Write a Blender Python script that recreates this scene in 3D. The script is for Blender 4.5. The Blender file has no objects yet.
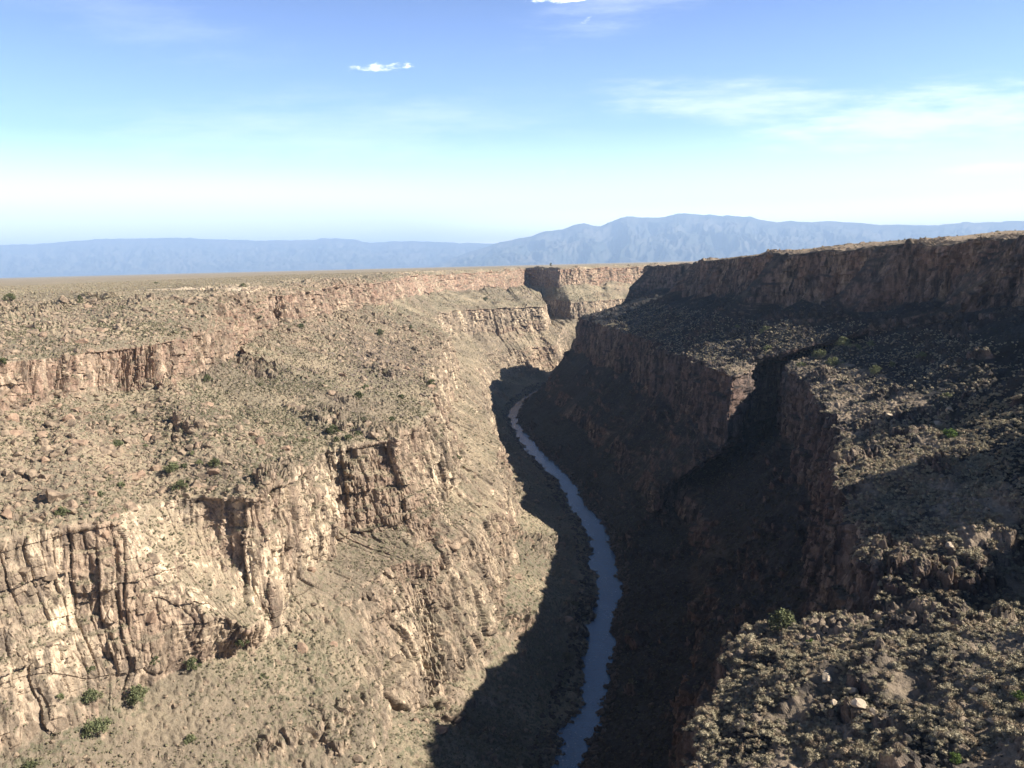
import bpy, math, random
import numpy as np
from concurrent.futures import ThreadPoolExecutor

R_ = math.radians
scene = bpy.context.scene
COL = scene.collection
rng = np.random.default_rng(11)
random.seed(5)
f32 = np.float32
CAM = np.array([0.0, 0.0, 172.0])

# ------------------------------------------------------------------ noise
_r = np.random.default_rng(3)
PERM = _r.permutation(256).astype(np.int32)
PERM = np.concatenate([PERM, PERM, PERM])
_g = _r.normal(size=(256, 3)); _g /= np.linalg.norm(_g, axis=1)[:, None]
GX, GY, GZ = [_g[:, i].astype(f32) for i in range(3)]
RX, RY, RZ, RI = [_r.random(256).astype(f32) for _ in range(4)]
POOL = ThreadPoolExecutor(4)


def par(fn, q, *a):
    n = len(q)
    if n < 20000:
        return fn(q, *a)
    parts = list(POOL.map(lambda c: fn(c, *a), np.array_split(q, 16)))
    if isinstance(parts[0], tuple):
        return tuple(np.concatenate(p) for p in zip(*parts))
    return np.concatenate(parts)


def _perlin(q):
    q = q.astype(np.float64)
    fl = np.floor(q)
    f = (q - fl).astype(f32)
    i = fl.astype(np.int32) & 255
    x, y, z = f[:, 0], f[:, 1], f[:, 2]
    u = x * x * x * (x * (x * 6 - 15) + 10)
    v = y * y * y * (y * (y * 6 - 15) + 10)
    w = z * z * z * (z * (z * 6 - 15) + 10)
    out = np.zeros(len(q), f32)
    for dx in (0, 1):
        wx = u if dx else 1 - u
        a = PERM[i[:, 0] + dx]
        for dy in (0, 1):
            wy = wx * (v if dy else 1 - v)
            b = PERM[a + i[:, 1] + dy]
            for dz in (0, 1):
                h = PERM[b + i[:, 2] + dz]
                d = GX[h] * (x - dx) + GY[h] * (y - dy) + GZ[h] * (z - dz)
                out += wy * (w if dz else 1 - w) * d
    return out * 1.6


def _fbm(q, octs, gain):
    s = np.zeros(len(q), f32); a = 1.0; t = 0.0; p = q.copy()
    for k in range(octs):
        s += a * _perlin(p); t += a
        a *= gain; p = p * 2.03 + 17.3
    return s / t


def fbm(q, octs=4, gain=0.5):
    return par(_fbm, q, octs, gain)


def _worley(q):
    q = q.astype(np.float64)
    fl = np.floor(q)
    f = (q - fl).astype(f32)
    i = fl.astype(np.int32) & 255
    n = len(q)
    f1 = np.full(n, 9, f32); f2 = np.full(n, 9, f32); rid = np.zeros(n, f32)
    for dx in (-1, 0, 1):
        a = PERM[i[:, 0] + dx + 1]
        for dy in (-1, 0, 1):
            b = PERM[a + i[:, 1] + dy + 1]
            for dz in (-1, 0, 1):
                h = PERM[b + i[:, 2] + dz + 1]
                d = (RX[h] + dx - f[:, 0]) ** 2 + (RY[h] + dy - f[:, 1]) ** 2 + (RZ[h] + dz - f[:, 2]) ** 2
                c = d < f1
                f2 = np.where(c, f1, np.minimum(f2, d))
                rid = np.where(c, RI[h], rid)
                f1 = np.where(c, d, f1)
    return np.sqrt(f1), np.sqrt(f2), rid


def worley(q):
    return par(_worley, q)


def sstep(a, b, x):
    t = np.clip((x - a) / (b - a), 0, 1)
    return t * t * (3 - 2 * t)


# ------------------------------------------------------------------ mesh / object helpers
def make_mesh(name, V, F, mat, attr=None, smooth=False):
    me = bpy.data.meshes.new(name)
    V = np.ascontiguousarray(V, f32); F = np.ascontiguousarray(F, np.int32)
    k = F.shape[1]
    me.vertices.add(len(V)); me.vertices.foreach_set('co', V.ravel())
    me.loops.add(F.size); me.loops.foreach_set('vertex_index', F.ravel())
    me.polygons.add(len(F))
    me.polygons.foreach_set('loop_start', np.arange(0, F.size, k, dtype=np.int32))
    me.update(calc_edges=True)
    me.polygons.foreach_set('use_smooth', np.full(len(F), smooth))
    if attr is not None:
        at = me.attributes.new('mask', 'FLOAT_COLOR', 'POINT')
        at.data.foreach_set('color', np.ascontiguousarray(attr, f32).ravel())
    if mat:
        me.materials.append(mat)
    return me


def link(name, me, parent=None):
    o = bpy.data.objects.new(name, me); COL.objects.link(o)
    if parent:
        o.parent = parent
    return o


def tag(o, label=None, cat=None, group=None, kind=None):
    if label: o['label'] = label
    if cat: o['category'] = cat
    if group: o['group'] = group
    if kind: o['kind'] = kind
    return o


def grid_faces(ns, nt, flip=False):
    a = np.arange(ns * nt, dtype=np.int32).reshape(ns, nt)
    q = np.stack([a[:-1, :-1], a[1:, :-1], a[1:, 1:], a[:-1, 1:]], -1).reshape(-1, 4)
    return q[:, ::-1] if flip else q


# ------------------------------------------------------------------ node helpers
class NT:
    def __init__(self, name):
        self.m = bpy.data.materials.new(name); self.m.use_nodes = True
        self.t = self.m.node_tree; self.t.nodes.clear()
        self.out = self.n('ShaderNodeOutputMaterial')

    def n(self, typ, **kw):
        x = self.t.nodes.new(typ)
        for k, v in kw.items():
            setattr(x, k, v)
        return x

    def l(self, a, b):
        self.t.links.new(a, b)

    def val(self, sock, v):
        if hasattr(v, 'links') or isinstance(v, bpy.types.NodeSocket):
            self.l(v, sock)
        else:
            sock.default_value = v

    def noise(self, scale, detail=4, rough=0.6, vec=None, mapscale=None):
        x = self.n('ShaderNodeTexNoise'); x.inputs['Scale'].default_value = scale
        x.inputs['Detail'].default_value = detail; x.inputs['Roughness'].default_value = rough
        if vec is not None:
            if mapscale:
                m = self.n('ShaderNodeMapping'); m.inputs['Scale'].default_value = mapscale
                self.l(vec, m.inputs['Vector']); vec = m.outputs[0]
            self.l(vec, x.inputs['Vector'])
        return x.outputs['Fac']

    def ramp(self, fac, a, b):
        x = self.n('ShaderNodeMapRange', interpolation_type='SMOOTHSTEP')
        self.l(fac, x.inputs['Value']); x.inputs['From Min'].default_value = a; x.inputs['From Max'].default_value = b
        return x.outputs['Result']

    def math(self, op, a, b=0.0, c=None):
        x = self.n('ShaderNodeMath', operation=op)
        self.val(x.inputs[0], a); self.val(x.inputs[1], b)
        if c is not None: self.val(x.inputs[2], c)
        return x.outputs[0]

    def mix(self, fac, a, b):
        x = self.n('ShaderNodeMix', data_type='RGBA')
        self.val(x.inputs['Factor'], fac)
        for s, v in ((x.inputs[6], a), (x.inputs[7], b)):
            if isinstance(v, tuple): s.default_value = (*v, 1)
            else: self.l(v, s)
        return x.outputs[2]

    def principled(self, base, rough=0.9, spec=0.2, normal=None):
        p = self.n('ShaderNodeBsdfPrincipled')
        if isinstance(base, tuple): p.inputs['Base Color'].default_value = (*base, 1)
        else: self.l(base, p.inputs['Base Color'])
        self.val(p.inputs['Roughness'], rough)
        p.inputs['Specular IOR Level'].default_value = spec
        if normal is not None: self.l(normal, p.inputs['Normal'])
        self.l(p.outputs[0], self.out.inputs['Surface'])
        return p

    def bump(self, h, strength, dist):
        b = self.n('ShaderNodeBump'); b.inputs['Strength'].default_value = strength
        b.inputs['Distance'].default_value = dist; self.l(h, b.inputs['Height'])
        return b.outputs[0]


# mask channels: R rock, G pale scars, B iron red, A sage / lichen
def terrain_material(name, rock_a, rock_b, rock_pale, soil_a, soil_b, fleck, red):
    t = NT(name)
    pos = t.n('ShaderNodeNewGeometry').outputs['Position']
    at = t.n('ShaderNodeAttribute', attribute_name='mask')
    sep = t.n('ShaderNodeSeparateColor'); t.l(at.outputs['Color'], sep.inputs[0])
    rockm, pale, redm = sep.outputs[0], sep.outputs[1], sep.outputs[2]
    veg = at.outputs['Alpha']
    nl = t.noise(0.035, 4, 0.6, pos)
    nm = t.noise(0.22, 5, 0.65, pos)
    nf = t.noise(0.9, 4, 0.7, pos)
    streak = t.noise(0.25, 5, 0.65, pos, (1, 1, 0.16))
    rock = t.mix(t.ramp(streak, 0.34, 0.66), rock_a, rock_b)
    rock = t.mix(t.math('MULTIPLY', redm, t.ramp(nm, 0.3, 0.6)), rock, red)
    pm = t.math('MULTIPLY', pale, t.ramp(t.math('ADD', streak, t.math('MULTIPLY', nf, 0.3)), 0.52, 0.74))
    rock = t.mix(pm, rock, rock_pale)
    soil = t.mix(t.ramp(nl, 0.38, 0.62), soil_a, soil_b)
    soil = t.mix(t.math('MULTIPLY', t.ramp(t.noise(0.013, 4, 0.6, pos), 0.44, 0.6), 0.65), soil, rock_a)
    soil = t.mix(t.math('MULTIPLY', t.ramp(nf, 0.50, 0.66), 0.55), soil, rock_a)
    fl = t.math('MULTIPLY', t.ramp(t.noise(0.55, 3, 0.6, pos), 0.46, 0.62), veg)
    soil = t.mix(fl, soil, fleck)
    soil = t.mix(t.math('MULTIPLY', pale, t.math('SUBTRACT', 1.0, rockm)), soil, rock_pale)
    mp = t.n('ShaderNodeMapping'); mp.inputs['Scale'].default_value = (1, 1, 0.45); t.l(pos, mp.inputs['Vector'])
    vo = t.n('ShaderNodeTexVoronoi'); vo.inputs['Scale'].default_value = 0.55; t.l(mp.outputs[0], vo.inputs['Vector'])
    sv = t.n('ShaderNodeSeparateColor'); t.l(vo.outputs['Color'], sv.inputs[0])
    hb = t.n('ShaderNodeHueSaturation'); t.l(rock, hb.inputs['Color']); t.l(t.math('ADD', 0.62, t.math('MULTIPLY', sv.outputs[0], 0.72)), hb.inputs['Value'])
    rock = hb.outputs[0]
    c = t.mix(rockm, soil, rock)
    hs = t.n('ShaderNodeHueSaturation'); t.l(c, hs.inputs['Color'])
    t.l(t.math('ADD', 0.36, t.math('MULTIPLY', t.noise(1.5, 4, 0.8, pos), 1.28)), hs.inputs['Value'])
    h = t.math('ADD', t.noise(0.7, 5, 0.7, pos), t.math('MULTIPLY', t.noise(3.0, 3, 0.7, pos), 0.35))
    t.principled(hs.outputs[0], 0.95, 0.1, t.bump(h, 0.7, 0.9))
    return t.m


M_left = terrain_material('sunlit_canyon_rock', (0.15, 0.12, 0.092), (0.31, 0.238, 0.172), (0.54, 0.43, 0.305),
                          (0.30, 0.243, 0.167), (0.205, 0.173, 0.121), (0.125, 0.12, 0.077), (0.255, 0.168, 0.122))
M_right = terrain_material('shade_darkened_basalt', (0.029, 0.026, 0.027), (0.15, 0.11, 0.093), (0.34, 0.265, 0.19),
                          (0.05, 0.047, 0.045), (0.033, 0.033, 0.034), (0.036, 0.037, 0.027), (0.14, 0.092, 0.074))  # basalt and soil colours darkened to stand in for the wall's shade


def leafy_material(name, c1, c2, c3=None):
    t = NT(name)
    pos = t.n('ShaderNodeNewGeometry').outputs['Position']
    oi = t.n('ShaderNodeObjectInfo').outputs['Random']
    f = t.math('ADD', t.math('MULTIPLY', t.ramp(t.noise(0.9, 3, 0.6, pos), 0.35, 0.65), 0.75), t.math('MULTIPLY', oi, 0.25))
    c = t.mix(f, c1, c2)
    if c3:
        c = t.mix(t.math('MULTIPLY', t.ramp(t.noise(0.42, 2, 0.5, pos), 0.5, 0.62), 0.8), c, c3)
    t.principled(c, 0.9, 0.1)
    return t.m


M_sage = leafy_material('sage_leaves', (0.195, 0.172, 0.115), (0.43, 0.37, 0.252), (0.26, 0.195, 0.135))
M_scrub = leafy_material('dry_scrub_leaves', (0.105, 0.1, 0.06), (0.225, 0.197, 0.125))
M_shade_scrub = leafy_material('shade_darkened_scrub', (0.045, 0.043, 0.033), (0.095, 0.086, 0.062))  # scrub leaf colours darkened to deepen the shade on the slope
M_juniper = leafy_material('juniper_leaves', (0.062, 0.072, 0.036), (0.135, 0.143, 0.07))
M_vivid = leafy_material('vivid_green_leaves', (0.075, 0.12, 0.03), (0.16, 0.22, 0.06))
M_willow = leafy_material('pale_green_leaves', (0.10, 0.115, 0.055), (0.20, 0.205, 0.105))


def bark_material():
    t = NT('bark'); pos = t.n('ShaderNodeNewGeometry').outputs['Position']
    t.principled(t.mix(t.noise(3, 3, 0.6, pos), (0.06, 0.045, 0.03), (0.17, 0.13, 0.09)), 0.95, 0.1)
    return t.m


M_bark = bark_material()


def boulder_material(name, a, b, c):
    t = NT(name); pos = t.n('ShaderNodeNewGeometry').outputs['Position']
    oi = t.n('ShaderNodeObjectInfo').outputs['Random']
    k = t.mix(t.ramp(t.noise(0.5, 4, 0.6, pos), 0.35, 0.65), a, b)
    k = t.mix(t.math('MULTIPLY', t.ramp(oi, 0.6, 1.0), 0.5), k, c)
    t.principled(k, 0.9, 0.15, t.bump(t.noise(2.2, 4, 0.7, pos), 0.6, 0.3))
    return t.m


M_boulder = boulder_material('weathered_boulder', (0.15, 0.115, 0.085), (0.31, 0.235, 0.165), (0.36, 0.23, 0.16))
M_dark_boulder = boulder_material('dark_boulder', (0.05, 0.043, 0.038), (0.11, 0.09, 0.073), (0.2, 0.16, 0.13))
M_pale_boulder = boulder_material('pale_boulder', (0.36, 0.29, 0.21), (0.52, 0.42, 0.31), (0.4, 0.3, 0.22))

# ------------------------------------------------------------------ canyon curves (metres; river level is z = 0)
# every curve: (s, X, Y, z), s runs down the gorge away from the bridge
LW = [(-250, -30, -250), (0, -15, 0), (120, -8, 120), (200, 0, 200), (240, 5, 240), (293, 13, 293), (312, 16, 312), (342, 23, 342),
      (379, 28, 379), (424, 37, 424), (480, 44, 480), (553, 46, 553), (598, 42, 598), (651, 38, 651), (714, 33, 714), (792, 19, 792),
      (886, 6, 886), (973, -4, 973), (1040, -6, 1040), (1091, -2, 1091), (1190, 17, 1190), (1250, 35, 1255), (1300, 60, 1290),
      (1400, 105, 1328), (1430, 125, 1338), (1470, 150, 1350), (1520, 190, 1365), (1560, 220, 1375), (1600, 250, 1385),
      (1700, 320, 1400), (1900, 480, 1415), (2200, 760, 1430)]
L0 = [(s, x + 2, y, -1.0) for s, x, y in LW]
L1 = [(s, x - 6 - (s > 1250) * 0, y + (8 if s > 1250 else 0), 3.2) for s, x, y in LW]
L2 = [(-250, -70, -250, 34), (120, -108, 90, 34), (205, -108, 178, 34), (236, -92, 218, 38), (255, -72, 238, 36), (280, -52, 258, 32),
      (300, -42, 275, 30), (320, -32, 297, 28), (340, -20, 318, 28), (352, -8, 345, 27), (433, 0, 433, 26), (600, -4, 600, 24),
      (900, -20, 900, 15), (1100, -24, 1100, 12), (1250, -14, 1262, 15), (1300, 14, 1308, 16), (1400, 56, 1346, 14), (1430, 75, 1355, 14), (1470, 95, 1395, 24), (1500, 112, 1440, 34), (1550, 140, 1470, 34), (1600, 175, 1480, 30), (1700, 250, 1520, 30), (1900, 420, 1560, 30), (2200, 700, 1580, 30)]
L3 = [(-250, -80, -250, 60), (120, -125, 110, 60), (205, -122, 195, 60), (236, -99, 232, 62), (255, -77, 252, 63), (280, -58, 277, 64),
      (300, -50, 298, 66), (320, -41, 321, 67), (333, -29, 335, 62), (364, -18, 366, 60), (445, -6, 447, 52), (630, -12, 630, 50),
      (900, -28, 900, 42), (1100, -42, 1100, 45), (1250, -45, 1270, 50), (1300, -8, 1320, 52), (1400, 45, 1360, 50), (1430, 66, 1368, 50), (1470, 80, 1440, 66), (1500, 90, 1520, 74), (1550, 110, 1545, 72), (1600, 145, 1560, 70), (1700, 228, 1630, 66), (1900, 420, 1680, 60), (2200, 700, 1700, 60)]
L4 = [(-250, -88, -250, 72), (120, -135, 120, 72), (205, -128, 207, 72), (225, -108, 227, 72), (243, -88, 244, 72), (265, -74, 264, 72),
      (290, -69, 296, 73), (326, -64, 326, 74), (340, -46, 339, 74), (355, -33, 354, 71), (441, -26, 442, 70), (600, -44, 600, 70),
      (900, -56, 900, 70), (1100, -86, 1120, 75), (1200, -92, 1240, 75), (1260, -66, 1316, 74), (1300, -27, 1342, 73), (1400, 32, 1379, 72), (1430, 55, 1391, 72), (1470, 62, 1472, 74), (1500, 64, 1670, 79), (1550, 104, 1578, 78), (1600, 132, 1588, 77), (1700, 214, 1668, 74), (1900, 410, 1760, 72), (2200, 700, 1780, 72)]
L5 = [(-250, -95, -250, 105), (120, -145, 140, 105), (200, -140, 214, 105), (231, -122, 231, 105), (236, -111, 236, 105), (248, -103, 249, 105),
      (258, -93, 259, 105), (263, -80, 265, 105), (280, -71, 282, 105), (326, -71, 331, 105), (333, -59, 335, 105), (351, -46, 352, 105),
      (424, -36, 425, 105), (600, -56, 600, 104), (900, -62, 900, 104), (1100, -98, 1150, 108), (1200, -97, 1262, 109), (1260, -70, 1330, 109),
      (1300, -31, 1356, 109), (1400, 29, 1392, 109), (1430, 52, 1402, 108), (1470, 59, 1480, 108), (1500, 58, 1682, 108), (1550, 105, 1590, 105), (1600, 130, 1600, 105), (1700, 210, 1682, 105), (1900, 405, 1790, 105), (2200, 700, 1800, 105)]
L6 = [(-250, -135, -250, 130), (120, -200, 170, 130), (200, -172, 250, 130), (218, -162, 283, 130), (232, -157, 305, 130), (246, -151, 332, 130), (262, -139, 347, 130),
      (300, -129, 386, 130), (350, -133, 432, 132), (450, -143, 542, 138), (600, -143, 622, 139), (900, -129, 902, 136),
      (1100, -133, 1118, 134), (1200, -133, 1238, 132), (1260, -112, 1440, 132), (1320, -50, 1545, 132), (1400, 8, 1665, 132), (1470, 38, 1790, 132), (1540, 90, 1675, 132), (1600, 128, 1695, 131), (1700, 222, 1775, 130), (1900, 415, 1850, 130), (2200, 750, 1860, 130)]
L7 = [(-250, -142, -250, 144), (120, -210, 180, 144), (200, -174, 255, 144.5), (218, -163, 288, 144.5), (232, -157, 310, 144.5), (246, -152, 338, 144.5), (262, -141, 354, 144.5),
      (300, -131, 394, 145), (350, -139, 443, 149), (450, -148, 548, 156), (600, -148, 625, 157), (900, -136, 906, 158),
      (1100, -141, 1120, 159), (1200, -142, 1235, 160), (1260, -125, 1447, 160), (1320, -58, 1555, 160), (1400, 2, 1694, 161), (1470, 33, 1814, 161), (1540, 92, 1695, 161), (1600, 129, 1715, 161), (1700, 221, 1795, 161), (1900, 419, 1873, 161), (2200, 800, 1885, 161)]
L8 = [(-250, -170, -250, 160), (120, -320, 260, 160), (200, -305, 425, 160), (230, -245, 440, 160), (245, -207, 442, 160), (260, -172, 428, 160),
      (300, -143, 440, 160.5), (350, -144, 485, 160.5), (450, -152, 562, 161), (600, -153, 633, 161), (900, -143, 910, 162),
      (1100, -148, 1122, 162.5), (1200, -149, 1238, 163), (1260, -131, 1453, 163.5), (1320, -62, 1562, 164), (1400, 0, 1700, 164.5), (1470, 32, 1820, 164.5), (1540, 93, 1700, 164.5), (1600, 130, 1721, 164.5), (1700, 220, 1801, 164.5), (1900, 420, 1880, 165), (2200, 800, 1895, 165)]


def ginv(y):
    return float(np.interp(y, [-1000, 190, 216, 505, 517, 3000], [-1000, 190, 252, 541, 600, 3083]))


RWt = [(-250, -8, -250), (0, 2, 0), (120, 8, 120), (200, 12, 200), (240, 17, 240), (293, 24, 293), (311, 28, 311), (342, 36, 342),
       (378, 43, 378), (423, 50, 423), (479, 59, 479), (551, 61, 551), (597, 58, 597), (650, 51, 650), (713, 48, 713), (790, 35, 790),
       (884, 21, 884), (971, 9, 971), (1038, 8, 1038), (1089, 11, 1089), (1170, 24, 1170), (1230, 44, 1225)]
R0 = [(ginv(y), x - 3, y, -1.0) for s, x, y in RWt] + [(1350, 72, 1270, -1), (1450, 140, 1320, -1), (1600, 330, 1360, -1), (1900, 760, 1390, -1)]
R1 = [(s, x + 6, y - (5 if s > 1320 else 0), 3.2) for s, x, y, z in R0]
R5 = [(-250, 25, -250, 82), (0, 20, 0, 82), (112, 24, 112, 84), (149, 31, 149, 84), (164, 34, 164, 85), (188, 43, 188, 86), (197, 50, 200, 88),
      (213, 64, 196, 91), (228, 77, 187, 94.5), (240, 90, 197, 80), (252, 87, 216, 97), (305, 97, 269, 102), (323, 103, 287, 104), (365, 120, 325, 104), (408, 134, 372, 105),
      (469, 148, 433, 105), (520, 158, 484, 105), (548, 164, 530, 106), (562, 170, 560, 107), (578, 186, 596, 108), (594, 160, 590, 107), (610, 136, 528, 105), (618, 128, 516, 105), (636, 124, 540, 105),
      (687, 125, 602, 105), (867, 119, 782, 105), (1020, 104, 935, 105), (1166, 93, 1081, 105), (1210, 86, 1125, 105), (1285, 100, 1200, 105),
      (1350, 185, 1265, 105), (1450, 380, 1310, 105), (1600, 600, 1335, 105), (1900, 900, 1350, 105)]
R4 = []
for s, x, y, z in R5:
    zb = float(np.interp(s, [0, 190, 255, 330, 600, 900, 1200], [50, 50, 60, 68, 68, 68, 66]))
    h = z - zb
    if s > 1290: R4.append((s, x - 6, y + 11, zb))
    elif 545 < s < 625: R4.append((s, x - 7, y - 9, zb))
    elif 200 < s < 245: R4.append((s, x - 3, y + 7, zb))
    else: R4.append((s, x - 0.25 * h, y, zb))


def xs(curve, s):
    a = np.array(curve)
    return [np.interp(s, a[:, 0], a[:, k]) for k in (1, 2, 3)]


R2, R3 = [], []
for s in list(range(-250, 1300, 40)) + [1350, 1450, 1600, 1900]:
    a = np.array(xs(R1, s)); b = np.array(xs(R4, s))
    c = a + (b - a) * 0.42; d = a + (b - a) * 0.48
    zt = b[2]
    R2.append((s, c[0], c[1], zt * 0.30)); R3.append((s, d[0], d[1], zt * 0.52))
RIM = [(-250, 235, 182.5), (-100, 238, 182), (0, 240, 181.5), (120, 242, 181), (176, 240, 181), (193, 232, 181), (199, 222, 182), (205, 197, 183.5), (236, 198, 183.5), (244, 212, 182), (252, 250, 180),
       (292, 250, 180), (300, 232, 181.5), (317, 232, 181.5), (328, 268, 180.5), (475, 276, 180), (525, 280, 179.5), (560, 268, 178.6), (602, 256, 178), (640, 233, 176.8), (670, 212, 175.5), (750, 204, 174.2),
       (892, 204, 171.9), (960, 201, 170.7), (1005, 202, 169.8), (1025, 214, 169), (1055, 240, 168.5), (1110, 242, 167), (1190, 205, 166.5), (1240, 185, 166)]
R8 = [(ginv(y), x, y, z) for y, x, z in RIM] + [(1350, 215, 1285, 166), (1450, 390, 1300, 166), (1600, 620, 1310, 167), (1900, 900, 1320, 168)]
R7 = []
for s, x, y, z in R8:
    zb = float(np.interp(s, [0, 300, 420, 690, 1000, 1300], [148, 146, 145, 141, 137, 135]))
    R7.append((s, x - 10 if s < 1340 else x - 3, y if s < 1340 else y + 9, zb))
R6 = [(-250, 90, -250, 104), (0, 80, 0, 104), (112, 78, 112, 107), (160, 88, 143, 106), (190, 94, 152, 106), (226, 101, 160, 105), (239, 124, 180, 90), (248, 128, 205, 95), (260, 124, 221, 109),
      (323, 142, 290, 112), (408, 164, 372, 113), (469, 176, 433, 112), (545, 186, 530, 111), (578, 196, 600, 112), (606, 164, 580, 110), (625, 150, 560, 109), (640, 150, 570, 110),
      (687, 142, 602, 110), (867, 132, 782, 111), (1020, 117, 935, 110), (1166, 106, 1081, 110), (1210, 108, 1125, 109), (1285, 125, 1197, 109),
      (1350, 200, 1272, 110), (1450, 384, 1306, 110), (1600, 610, 1325, 110), (1900, 900, 1338, 110)]


def curve_eval(c, S, width):
    a = np.array(c, float)
    g = np.arange(a[0, 0], a[-1, 0] + 1, 1.0)
    k = np.hanning(2 * width + 1); k /= k.sum()
    out = []
    for j in (1, 2, 3):
        v = np.interp(g, a[:, 0], a[:, j])
        v = np.convolve(np.pad(v, width, mode='edge'), k, 'valid')
        out.append(np.interp(S, g, v))
    return np.stack(out, -1)


def s_samples(n, s_max, y_of_s):
    g = np.arange(-250, s_max, 1.0)
    y = y_of_s(g)
    w = 1.0 / np.maximum(y, 150.0)
    w = np.where(y < 95, w * 0.22, w)
    w = w * np.interp(g, [185, 200, 350, 420], [1, 2.0, 2.0, 1])
    c = np.cumsum(w); c = (c - c[0]) / (c[-1] - c[0])
    return np.interp(np.linspace(0, 1, n), c, g)


def smooth_axis(a, w, ax):
    if w < 1: return a
    k = np.hanning(2 * w + 3)[1:-1]; k /= k.sum()
    a = np.moveaxis(a, ax, 0); p = np.pad(a, [(w, w)] + [(0, 0)] * (a.ndim - 1), mode='edge')
    o = sum(k[i] * p[i:i + a.shape[0]] for i in range(2 * w + 1))
    return np.moveaxis(o, 0, ax)


def grid_normals(P, flip):
    a = np.gradient(P, axis=0); b = np.gradient(P, axis=1)
    n = np.cross(a, b); n /= np.linalg.norm(n, axis=-1)[..., None] + 1e-9
    return -n if flip else n


def build_side(curves, segn, cliffs, S, widths, amps, flip, plain, seed, softness, OC):
    C = [curve_eval(c, S, w) for c, w in zip(curves, widths)]
    out = C[len(curves) - 1] - C[0]; out[:, 2] = 0
    out = smooth_axis(out / np.linalg.norm(out, axis=1)[:, None], 20, 0)
    out /= np.linalg.norm(out, axis=1)[:, None]
    # irregular break lines
    soft = {}
    for (lo, hi) in cliffs:
        q = (C[hi] * [1, 1, 0]).astype(f32)
        big = fbm(q / 42 + seed + hi * 7.7, 3); small = fbm(q / 11 + seed + hi * 3.1, 3)
        off = amps[hi] * (big * 1.6 + small * 0.55)
        sf = sstep(*softness, fbm(q / 70 + seed + hi * 5.5, 3)) if hi in softness_on else np.zeros(len(S))
        if not flip and lo == 2: sf = np.maximum(sf, np.interp(S, [0, 275, 300], [1.0, 1.0, 0]))
        if flip and lo == 7: sf = sstep(0.0, 0.3, fbm(q / 48 + 44, 3)) * 0.8
        soft[lo] = sf
        h = C[hi][:, 2] - C[lo][:, 2]
        kh, kl = (0.12, 0.7) if (lo == 2 and not flip) else ((0.0, 0.75) if (lo == 7 and flip) else (0.55, 0.35))
        C[hi] = C[hi] + out * (off + sf * h * kh)[:, None]
        C[lo] = C[lo] + out * (off - sf * h * kl)[:, None]
        C[lo][:, 2] += fbm(q / 30 + 91 + hi, 3) * h * 0.35
        C[hi][:, 2] += fbm(q / 26 + 31 + hi, 3) * (h * 0.10 if hi != len(curves) - 1 else 2.4)
    C[0] = C[0] + out * (fbm((C[0] * [1, 1, 0]).astype(f32) / 15 + seed, 4, .6) * 8 + fbm((C[0] * [1, 1, 0]).astype(f32) / 5 + seed, 3, .6) * 3.5)[:, None]
    for c in plain(C, out, S): C.append(c)
    rows, cm, tt = [], [], []
    for j in range(len(C) - 1):
        n = segn[j]
        t = (np.arange(n) / n)
        rows.append(C[j][:, None, :] + (C[j + 1] - C[j])[:, None, :] * t[None, :, None])
        is_c = any(lo <= j < hi for lo, hi in cliffs)
        v = (1 - 0.75 * soft[j]) if is_c else np.full(len(S), 0.75 if (j == 3 and not flip) else 0.0)
        cm.append(np.repeat(v[:, None], n, 1)); tt.append(np.full(n, j) + t)
    P = np.concatenate(rows + [C[-1][:, None, :]], 1); CMk = np.concatenate(cm + [np.zeros((len(S), 1))], 1)
    T = np.concatenate(tt + [[len(C) - 1]])
    Ps = P.copy()
    ncore = sum(segn[:len(curves) - 1])
    sm = smooth_axis(P[:, :ncore + 20], 4, 1); Ps[:, :ncore + 8] = sm[:, :ncore + 8]; P = Ps
    CMk = smooth_axis(CMk, 5, 1)
    ns, nt = P.shape[:2]
    N = grid_normals(smooth_axis(smooth_axis(P, 8, 0), 8, 1), flip)
    q = P.reshape(-1, 3).astype(f32); cmf = CMk.ravel().astype(f32)
    fade = np.broadcast_to(np.interp(T, [0, 0.5, len(curves) - 1, len(curves) + 0.5, len(curves) + 2], [0.15, 1, 1, 0.5, 0.0])[None, :], (ns, nt)).ravel().astype(f32)
    # outcrops break through the talus
    oc = sstep(OC[0], OC[1], fbm(q / np.array([34, 34, 16], f32) + seed * 2, 4) - (0.1 * np.broadcast_to(np.interp(S, [0, 270, 310], [1, 1, 0])[:, None], (ns, nt)).ravel() if not flip else 0))
    rockm = np.clip(np.maximum(cmf, oc * 0.8 * (1 - cmf)), 0, 1) * (fade > 0.4)
    butt = fbm(q / np.array([38, 38, 110], f32) + seed + 3, 3)
    mid = fbm(q / np.array([12, 12, 34], f32) + seed + 9, 3)
    warp = fbm(q / 9 + seed, 2)[:, None] * 0.25
    f1, f2, rid = worley(q / np.array([4.2, 4.2, 34.0], f32) + warp)
    rid = 0.5 + (rid - 0.5) * sstep(0, 0.13, f2 - f1)
    crack = np.exp(-((f2 - f1) / 0.10) ** 2)
    g1, g2, gid = worley(q / np.array([1.9, 1.9, 4.2], f32) + warp * 2 + 40)
    gkeep = gid > 0.45; gid = 0.5 + (gid - 0.5) * sstep(0, 0.22, g2 - g1)
    crack2 = np.exp(-((g2 - g1) / 0.12) ** 2)
    e1, e2, eid = worley(q / np.array([10.0, 10.0, 60.0], f32) + warp + 9)
    eid = 0.5 + (eid - 0.5) * sstep(0, 0.08, e2 - e1)
    crack3 = np.exp(-((e2 - e1) / 0.09) ** 2)
    rib = 0.45 - np.abs(fbm(q / np.array([5.5, 5.5, 22], f32) + seed + 51, 3)) * 1.5
    rib2 = 0.45 - np.abs(fbm(q / np.array([2.6, 2.6, 5.0], f32) + seed + 61, 3)) * 1.5
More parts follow.
